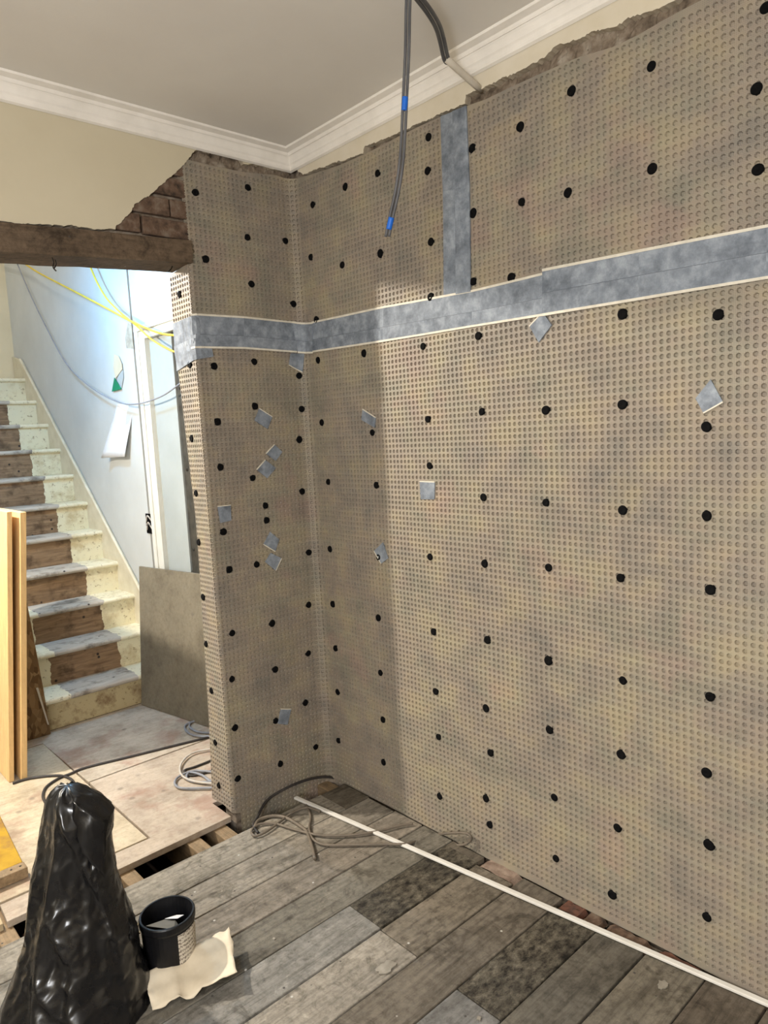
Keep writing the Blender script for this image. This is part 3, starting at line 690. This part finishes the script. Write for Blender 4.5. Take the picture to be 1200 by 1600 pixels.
# ------------------------------------------------------------------ panels and boards in the hall
bl, br_ = Vector((-.225, 1.485, .004)), Vector((-.118, .89, .004)); dv = (br_-bl)
br2 = bl+dv*1.55
tl = Vector((-0.155,1.508,0.805)); tr = Vector((-0.075,0.9302,0.8123)); tr2 = tl+(tr-tl)*1.55
off = Vector((.012, .002, 0))
pp = MB().hexa([bl, br2, br2+off, bl+off, tl, tr2, tr2+off, tl+off]).build('plywood_panel', 'plyboard', bevel=.001)
tag(pp, 'grey stained plywood panel leaning beside the foot of the stairs', 'panel')
def plank(name, xb, xt, y0, y1, h, th, label):
    o = MB().hexa([(xb-th, y0, 0.002), (xb, y0, 0.002), (xb, y1, 0.002), (xb-th, y1, .002), (xt-th, y0, h), (xt, y0, h), (xt, y1, h), (xt-th, y1, h)]).build(name, 'pine', bevel=.002)
    tag(o, label, 'board', 'pale boards standing on edge in the hall'); return o
plank('timber_board', -1.022, -.905, 1.04, 1.85, 1.232, .022, 'pale wooden board standing upright in the hall, the nearer one at the left edge')
plank('timber_board', -.972, -.852, 1.018, 1.85, 1.225, .026, 'pale wooden board standing upright in the hall, between the near board and the stairs')
ob = MB().prism([(-.90, 1.476, .002), (-.728, 1.476, .002), (-.740, 1.476, .25), (-.772, 1.476, .72), (-.80, 1.476, 1.05), (-.842, 1.476, 1.05)], (0, .015, 0)).build('chipboard_panel', 'osb')
tag(ob, 'narrow strand board offcut standing at the left end of the bottom steps', 'panel')
o = MB().hexa([Vector(p) for p in ((-.742, 1.462, .06), (-.736, 1.460, .058), (-.736, 1.466, .058), (-.742, 1.468, .06), (-.778, 1.462, .27), (-.768, 1.460, .27), (-.768, 1.466, .27), (-.778, 1.468, .27))]).build('plastic_strip', 'conduit')
tag(o, 'thin white plastic strip leaning at the end of the bottom step', 'strip')
e = empty('painted_plank', (-1.27, .2, 0)); tag(e, 'wooden plank with worn yellow paint lying at the left edge', 'plank')
child_of(MB().hexa([(-1.36, .245, .003), (-1.200, .250, .003), (-1.160, .80, .003), (-1.36, .80, .003), (-1.36, .245, .040), (-1.200, .250, .040), (-1.160, .80, .040), (-1.36, .80, .040)]).build('painted_board', 'yellowpaint', bevel=.003), e)
child_of(MB().box(-1.36, -1.197, .198, .246, .003, .042).build('end_batten', 'joist', bevel=.003), e)
for x in (-1.245, -1.215): child_of(MB().lathe([(0, .002), (.004, .001), (.004, -.002)], 8, Matrix.Translation((x, .222, .0425))).build('nail', 'screw'), e)

# ------------------------------------------------------------------ papers and box on the hall wall
q = [(-0.004,1.975,1.756),(-0.004,1.752,1.75),(-0.004,1.853,1.432),(-0.004,2.181,1.427)]
rows = []
for j in range(9):
    v = j/8; r = []
    for i in range(7):
        u = i/6; p = (Vector(q[0]).lerp(Vector(q[1]), u)).lerp(Vector(q[3]).lerp(Vector(q[2]), u), v)
        p.x -= .002+.05*v*v*(1-.6*u)+.012*math.sin(u*5+v*3); r.append(p)
    rows.append(r)
tag(MB().grid(rows).build('paper_sheet', 'paper', smooth=True, solid=.0012), 'white sheet of paper curling off the hall wall below the loose cable', 'paper')
le2 = empty('leaflet', (-0.004,1.954,1.841)); tag(le2, 'small cream leaflet with a green foot hanging on the hall wall', 'leaflet')
def curl(poly, name, mat, d):
    m = MB(); m.prism([(-.004-d, p[1], p[2]) for p in poly], (.002, 0, 0)); return child_of(m.build(name, mat), le2)
curl([(-0.004,1.941,2.062),(-0.004,1.876,2.043),(-0.004,1.839,1.993),(-0.004,1.838,1.959),(-0.004,1.902,1.934),(-0.004,1.957,1.912),(-0.004,1.971,1.98)], 'leaflet_page', 'leaflet', .004)
curl([(-0.004,1.965,1.921),(-0.004,1.875,1.843),(-0.004,2.026,1.839)], 'leaflet_foot', 'greenprint', .006)
curl([(-0.004,1.838,1.959),(-0.004,1.839,1.909),(-0.004,1.882,1.851),(-0.004,1.938,1.91),(-0.004,1.891,1.941)], 'leaflet_back', 'doorgrey', .001)
# open socket box in the wall chase
sb = empty('socket_box', (0,1.663,0.9784)); tag(sb, 'open metal socket box with loose wires at the foot of the cable chase', 'socket box')
y0, y1, z0, z1 = 1.615, 1.70, .965, 1.085
m = MB().box(-.006, .006, y0, y0+.006, z0, z1).box(-.006, .006, y1-.006, y1, z0, z1).box(-.006, .006, y0, y1, z0, z0+.006).box(-.006, .006, y0, y1, z1-.006, z1).box(-.001, .002, y0, y1, z0, z1, 0)
child_of(m.build('box_shell', 'plug'), sb)
for i, (a, c) in enumerate(((.0, .03), (.025, -.01), (.05, .02))):
    child_of(MB().tube([(-.004, y0+.01, z0+.03+a), (-.016, y0+.035, z0+.04+a+c), (-.012, y1-.02, z0+.025+a), (-.004, y1-.01, z0+.035+a)], .004, 6, 5).build('wire', 'whitecable' if i != 1 else 'darkcable'), sb)

# ------------------------------------------------------------------ cables
def cable(name, mat, pts, r, label, cat='cable', group=None, sub=6):
    o = MB().tube(pts, r, 8, sub).build(name, mat, None, smooth=True); return tag(o, label, cat, group)
cable('loose_cable', 'yellowcable', [(-0.09,4.117,3.136),(-0.09,3.43,2.936),(-0.09,2.918,2.729),(-0.09,2.337,2.512),(-0.09,1.843,2.327),(-0.09,1.459,2.182),(-0.09,1.154,2.081),(-0.09,0.9411,2.036),(-0.09,0.7113,2.005)], .006, 'yellow cable strung from behind the lintel to the doorway')
cable('loose_cable', 'yellowcable', [(-0.06,2.13,2.659),(-0.06,2.058,2.606),(-0.06,1.963,2.486),(-0.06,1.832,2.365),(-0.06,1.649,2.255),(-0.06,1.473,2.165),(-0.06,1.301,2.069),(-0.06,1.135,2.001),(-0.06,0.9822,1.953),(-0.06,0.7854,1.906)], .0055, 'yellow cable dropping steeply to join the other yellow one', 'cable')
cable('loose_cable', 'hallgrey', [(-0.05,3.588,3.008),(-0.05,3.505,2.914),(-0.05,3.301,2.675),(-0.05,3.023,2.393),(-0.05,2.651,2.069),(-0.05,2.228,1.875),(-0.05,1.838,1.763),(-0.05,1.565,1.734),(-0.05,1.268,1.753),(-0.05,1.069,1.792),(-0.05,0.8834,1.838)], .0045, 'thin grey cable drooping in a long loop across the hall wall')
# cables lying on the hall floor
cable('floor_cable', 'darkcable', [(-1.036,1.01,0.006),(-0.9751,1.004,0.006),(-0.9109,0.9684,0.006),(-0.8568,0.9168,0.006),(-0.8366,0.8491,0.006),(-0.8397,0.7736,0.006)], .006, 'short dark cable lying on the hall floor at the foot of the boards')
cable('floor_cable', 'darkcable', [(-0.9886,0.6942,0.006),(-0.9769,0.776,0.006),(-0.9407,0.8519,0.006),(-0.8778,0.8951,0.006),(-0.8189,0.9018,0.006),(-0.7431,0.9105,0.006),(-0.5623,0.8638,0.006),(-0.3862,0.8202,0.006),(-0.1862,0.7686,0.006),(-0.0724,0.7425,0.006)], .006, 'long dark cable running straight across the hall floor sheets')
cable('coiled_cable', 'hallgrey', [(-0.0821,1.01,0.008),(-0.1386,1.011,0.008),(-0.1934,0.9984,0.008),(-0.2264,0.9259,0.008),(-0.226,0.8424,0.008),(-0.1845,0.7714,0.008),(-0.1363,0.7274,0.008),(-0.1316,0.7685,0.008),(-0.1865,0.8558,0.008),(-0.1948,0.9379,0.008),(-0.165,1.003,0.008),(-0.118,0.9999,0.008),(-0.0799,0.9296,0.008)], .0055, 'small grey cable coil beside the plywood panel')
cable('coiled_cable', 'whitecable', [(-0.2268,0.5973,0.012),(-0.2623,0.6272,0.012),(-0.3359,0.6488,0.012),(-0.4092,0.6019,0.012),(-0.4567,0.5321,0.012),(-0.4764,0.4548,0.012),(-0.4608,0.3764,0.012),(-0.4208,0.3061,0.012),(-0.3889,0.279,0.012)], .005, 'white cable curving round the top of the larger floor coil')
cable('coiled_cable', 'hallgrey', [(-0.3417,0.363,0.01),(-0.3823,0.4359,0.01),(-0.4224,0.4811,0.01),(-0.4857,0.48,0.01),(-0.5245,0.4447,0.01),(-0.5361,0.3901,0.01),(-0.5087,0.3429,0.01),(-0.4388,0.2734,0.01),(-0.4016,0.2402,0.01),(-0.3938,0.2987,0.01),(-0.4521,0.3638,0.01),(-0.4732,0.4307,0.01),(-0.4364,0.4786,0.01),(-0.4103,0.4132,0.01),(-0.4112,0.3353,0.01),(-0.3899,0.2774,0.01)], .0055, 'grey cable making the lower loops of the larger floor coil')
cable('coiled_cable', 'darkcable', [(-0.2455,0.5342,0.006),(-0.3039,0.5207,0.006),(-0.3873,0.5187,0.006),(-0.4401,0.5221,0.006),(-0.4394,0.4487,0.006),(-0.3421,0.4211,0.006),(-0.2959,0.4155,0.006)], .005, 'dark thin cable inside the larger floor coil by the wall end')
# cables lying on the old boards
cable('floor_cable', 'darkcable', [(0.0257,-0.02,-0.0271),(-0.0297,-0.02,0.0032),(-0.122,-0.02,0.0298),(-0.2381,-0.02,0.0376),(-0.341,-0.02,0.0227)] + [(-0.4272,-0.0765,0.006),(-0.4705,-0.1174,0.006),(-0.4853,-0.173,0.006)], .0055, 'dark cable curving along the foot of the back wall in the corner')
cable('floor_cable', 'taupecable', [(-0.4737,-0.1321,0.008),(-0.4341,-0.1016,0.008),(-0.3835,-0.1157,0.008),(-0.354,-0.1619,0.008),(-0.3488,-0.2287,0.008),(-0.3533,-0.3022,0.008),(-0.3791,-0.3617,0.008),(-0.4102,-0.4234,0.008),(-0.4383,-0.4725,0.008)], .0065, 'taupe cable ending in a short drop on the boards')
cable('floor_cable', 'taupecable', [(-0.2338,-0.2334,0.009),(-0.2513,-0.1711,0.009),(-0.3039,-0.1564,0.009),(-0.377,-0.1735,0.009),(-0.4652,-0.1958,0.009),(-0.5081,-0.1871,0.009),(-0.4976,-0.1476,0.009),(-0.4527,-0.1311,0.009),(-0.4072,-0.1741,0.009),(-0.3794,-0.2635,0.009),(-0.3359,-0.3678,0.009),(-0.2619,-0.4482,0.009),(-0.1715,-0.5089,0.009),(-0.0873,-0.543,0.009),(-0.045,-0.5696,0.009)], .005, 'taupe cable looping back under the white trunking', 'cable')
cable('floor_cable', 'taupecable', [(-0.242,-0.1495,0.008),(-0.279,-0.2302,0.008),(-0.3397,-0.3042,0.008),(-0.3693,-0.3724,0.008),(-0.3601,-0.4305,0.008),(-0.3006,-0.4949,0.008),(-0.21,-0.5869,0.008),(-0.1469,-0.6493,0.008)] + [(-0.02,-0.6209,-0.0331),(-0.02,-0.7292,0.024),(-0.02,-0.8179,0.0601),(-0.02,-0.8414,0.0503),(-0.02,-0.8126,0.0165),(-0.02,-0.7459,-0.0165)], .0048, 'long taupe cable ending in a hook near the right wall')
# white trunking
a, c = Vector((-.236, -.066, .0105)), Vector((-.0115, -1.86, .0105)); d = (c-a).normalized(); n = Vector((d.y, -d.x, 0))*.0085; h = Vector((0, 0, .013)); zz = Vector((0, 0, .002))
o = MB().hexa([a-n-h+zz+Vector((0, 0, .004)), a+n-h+zz+Vector((0, 0, .004)), c+n-h+zz+Vector((0, 0, .004)), c-n-h+zz+Vector((0, 0, .004)), a-n+zz, a+n+zz, c+n+zz, c-n+zz]).build('trunking', 'conduit', bevel=.002)
tag(o, 'long straight white plastic trunking lying on the floorboards along the right wall', 'trunking')
# conduit and cables high on the right wall
cv = empty('wall_conduit', (0, -.99, 2.5)); tag(cv, 'white conduit stub with twin grey cables coming out above the upright tape', 'conduit')
w0 = Vector((.005, -.985, 2.513)); w1 = Vector((-0.16,-0.9947,2.55))
child_of(MB().tube([w0, w0.lerp(w1, .5), w1], .010, 12, 2).build('conduit_tube', 'conduit_old', smooth=True), cv)
loop = [w0.lerp(w1, .9), w1, Vector((-0.22,-1.034,2.567)), Vector((-0.29,-1.083,2.559)), Vector((-0.37,-1.129,2.547)), Vector((-0.44,-1.163,2.538)), Vector((-0.49,-1.191,2.525)), Vector((-0.5,-1.19,2.525))]
for sgn in (-1, 1):
    child_of(MB().tube([p+Vector((.004*sgn, -.004*sgn, .002*sgn)) for p in loop], .0055, 8, 6).build('grey_core', 'greycable', smooth=True), cv)
hc = empty('hanging_cable', (-0.5,-1.072,1.993)); tag(hc, 'twin grey cable with blue tape bands hanging down in front of the corner', 'cable')
hp = [Vector(p) for p in [(-0.5,-1.19,2.542),(-0.5,-1.181,2.478),(-0.5,-1.173,2.397),(-0.5,-1.159,2.301),(-0.5,-1.147,2.217),(-0.5,-1.135,2.153),(-0.5,-1.115,2.091),(-0.5,-1.093,2.043),(-0.5,-1.072,1.993)]]
for sgn in (-1, 1):
    child_of(MB().tube([p+Vector((.0030*sgn, -.0030*sgn, 0)) for p in hp], .0040, 8, 6).build('cable_core', 'greycable', smooth=True), hc)
for a, c in (((633.5, 153), (632.3, 172)), ((610.5, 341), (607.5, 357))):
    pass
child_of(MB().tube([(-0.5,-1.159,2.298),(-0.5,-1.157,2.284),(-0.5,-1.154,2.269)], .0076, 10, 3).build('blue_tape', 'bluetape', smooth=True), hc)
child_of(MB().tube([(-0.5,-1.091,2.036),(-0.5,-1.085,2.023),(-0.5,-1.079,2.01)], .0076, 10, 3).build('blue_tape', 'bluetape', smooth=True), hc)

# ------------------------------------------------------------------ black sack in the foreground
LAT = Vector((.743, -.669, 0)); FWD = Vector((.669, .743, 0)); B0 = Vector((-1.27, -.52, 0))
sil = [(-.06, -.245, .205), (.0, -.215, .195), (.03, -.200, .188), (.12, -.156, .172), (.17, -.135, .167), (.24, -.106, .158), (.30, -.096, .140), (.37, -.084, .130), (.43, -.072, .128), (.48, -.058, .130), (.52, -.049, .140), (.55, -.040, .146), (.585, -.030, .118), (.605, -.020, .088), (.622, .000, .06)]
def lr(z):
    for (a, l0, r0), (b2, l1, r1) in zip(sil[:-1], sil[1:]):
        if z <= b2: t = (z-a)/(b2-a); return l0+(l1-l0)*t, r0+(r1-r0)*t
    return sil[-1][1], sil[-1][2]
def seg_d(l, z, a, b2):
    ax, az, bx_, bz = a[0], a[1], b2[0], b2[1]; dx, dz = bx_-ax, bz-az
    t = max(0, min(1, ((l-ax)*dx+(z-az)*dz)/(dx*dx+dz*dz))); px, pz = ax+dx*t, az+dz*t
    side = (l-px)*dz-(z-pz)*dx
    return math.hypot(l-px, z-pz)*(1 if side > 0 else -1)
folds = [([(.035, .61), (.075, .50), (.095, .42), (.130, .33), (.165, .20), (.185, .05)], .020, .016),
         ([(.030, .60), (.022, .48), (-.005, .36), (-.030, .24), (-.040, .10), (-.030, .0)], .018, .013),
         ([(.07, .60), (.112, .54), (.120, .47), (.115, .40)], .012, .011),
         ([(-.055, .42), (-.075, .28), (-.120, .14), (-.150, .02)], .016, .012),
         ([(.01, .30), (.06, .22), (.05, .12), (.09, .02)], .015, .012),
         ([(-.02, .16), (.03, .10), (.10, .07), (.15, .02)], .012, .010)]
rows = []; NA, NZ = 168, 120
for i in range(NZ+1):
    z = .622*i/NZ; l, r = lr(z); cx = (l+r)/2; hw = (r-l)/2; dp = hw*(.95 if z < .3 else .95-.35*(z-.3)/.32)
    row = []
    for j in range(NA):
        an = 2*math.pi*j/NA; ca, sa = math.cos(an), math.sin(an)
        p = Vector((ca*1.3, sa*1.3, z*2.2))
        fold = .5*math.sin(an*5+z*7+2*noise.noise(p*1.5))+.5*math.sin(an*11-z*5+3*noise.noise(p*2))
        q = Vector((ca*.16, sa*.16, z)); q = q+noise.noise_vector(q*11)*.03
        cr = abs(noise.noise(q*12+Vector((3, 1, 7))))*1.0+abs(noise.noise(q*25))*.55+abs(noise.noise(q*48))*.22
        side = abs(sa)
        rad = 1+(.035*fold-.11*(cr-.3))*(.30+.70*side)
        lat = cx+hw*ca*rad; dep = dp*sa*rad
        if sa < 0:
            for pts, amp, wd in folds:
                d = min((seg_d(lat, z, a_, b_) for a_, b_ in zip(pts[:-1], pts[1:])), key=abs)
                dep -= amp*(math.exp(-(d/wd)**2) if d > 0 else math.exp(-(d/(wd*2.6))**2))*min(1, side*2)
        row.append(B0+LAT*lat+FWD*dep+Vector((0, 0, z+(.010*noise.noise(p*3) if i > NZ-4 else 0))))
    row.append(row[0]); rows.append(row)
m = MB().grid(rows)
ce_ = len(m.v); m.v.append(tuple(B0+LAT*.03+Vector((0, 0, .626)))); base = NZ*(NA+1)
for j in range(NA): m.f.append((base+j, base+j+1, ce_)); m.mi.append(0)
sk = empty('black_sack', tuple(B0)); tag(sk, 'tall crumpled black plastic sack standing on the boards in the foreground', 'sack')
child_of(m.build('sack_body', 'sack', smooth=True), sk)
rows = []
for i in range(13):
    v = i/12; r = []
    for j in range(9):
        u = j/8; l = .060+.086*u-.012*v*u; zt = .606-.052*u*u
        p = B0+LAT*l+FWD*(-.055-.020*math.sin(u*3.1)-.018*v)+Vector((0, 0, zt-(.06+.085*u)*v))
        p += noise.noise_vector(p*24)*.008; r.append(p)
    rows.append(r)
child_of(MB().grid(rows).build('folded_flap', 'sack', smooth=True, solid=.0015), sk)

# ------------------------------------------------------------------ bucket, its contents, torn paper
bc = Vector((-1.029,-0.5725,0.165)); bx, by = bc.x, bc.y; R1 = .077
bu = empty('bucket', (bx, by, 0)); tag(bu, 'small round black plastic bucket with a smeared label beside the sack', 'bucket')
MBm = Matrix.Translation((bx, by, 0))
child_of(MB().lathe([(0, .002), (.068, .002), (.070, .008), (R1-.003, .142), (R1-.001, .142), (R1+.001, .148), (R1+.001, .163), (R1-.001, .166), (R1-.006, .166), (R1-.007, .150), (.066, .012), (0, .010)], 40, MBm).build('bucket_body', 'bucketplastic', smooth=False), bu)
child_of(MB().lathe([(.0722, .045), (R1-.0018, .136)], 18, MBm, 0, math.radians(-95), math.radians(-5)).build('bucket_label', 'label', smooth=True), bu)
dirh = -LAT*.9+FWD*-.1
hp0 = Vector((bx, by, .128))-LAT*(R1+.004)
child_of(MB().tube([hp0+FWD*.012+Vector((0, 0, .012)), hp0-LAT*.006, hp0-LAT*.002-FWD*.012-Vector((0, 0, .004)), hp0+LAT*.008-FWD*.026-Vector((0, 0, .002))], .0025, 6, 6).build('wire_handle', 'wire', smooth=True), bu)
def quadplate(name, pts, mat, label, cat):
    o = MB().prism(pts, (0, 0, -.0015)).build(name, mat); return tag(o, label, cat)
cc = Vector((bx, by, 0))
quadplate('grey_card', [cc-LAT*.052-FWD*.030+Vector((0, 0, .150)), cc+LAT*.030-FWD*.045+Vector((0, 0, .146)), cc+LAT*.038-FWD*.008+Vector((0, 0, .120)), cc+LAT*.012+FWD*.030+Vector((0, 0, .120)), cc-LAT*.018+FWD*.028+Vector((0, 0, .125))], 'greycard', 'flat grey piece lying inside the black bucket', 'card')
quadplate('white_scrap', [cc-LAT*.015+FWD*.022+Vector((0, 0, .132)), cc+LAT*.020+FWD*.026+Vector((0, 0, .128)), cc+LAT*.034+FWD*.040+Vector((0, 0, .128)), cc+LAT*.012+FWD*.045+Vector((0, 0, .125))], 'paper', 'small white scrap lying inside the black bucket', 'scrap')
c00 = Vector((-1.127,-0.6035,0.05)); c10 = Vector((-0.8678,-0.6269,0.06)); c11 = Vector((-0.9373,-0.79,0.05)); c01 = Vector((-1.142,-0.7015,0.012))
rows = []
for j in range(15):
    v = j/14; r = []
    for i in range(25):
        u = i/24; p = c00.lerp(c10, u).lerp(c01.lerp(c11, u), v)
        p.z += (-.012*math.exp(-((u-.42)/.10)**2)+.010*math.exp(-((u-.30)/.05)**2))*v+.005*noise.noise(p*26)
        if j in (0, 14) or i in (0, 24): p += noise.noise_vector(p*40)*Vector((1, 1, 0)).length*.006
        p.z = max(p.z, .003); r.append(p)
    rows.append(r)
tag(MB().grid(rows).build('torn_paper', 'cardpaper', smooth=True, solid=.0018), 'torn cream sheet of heavy paper lying against the black bucket', 'paper')
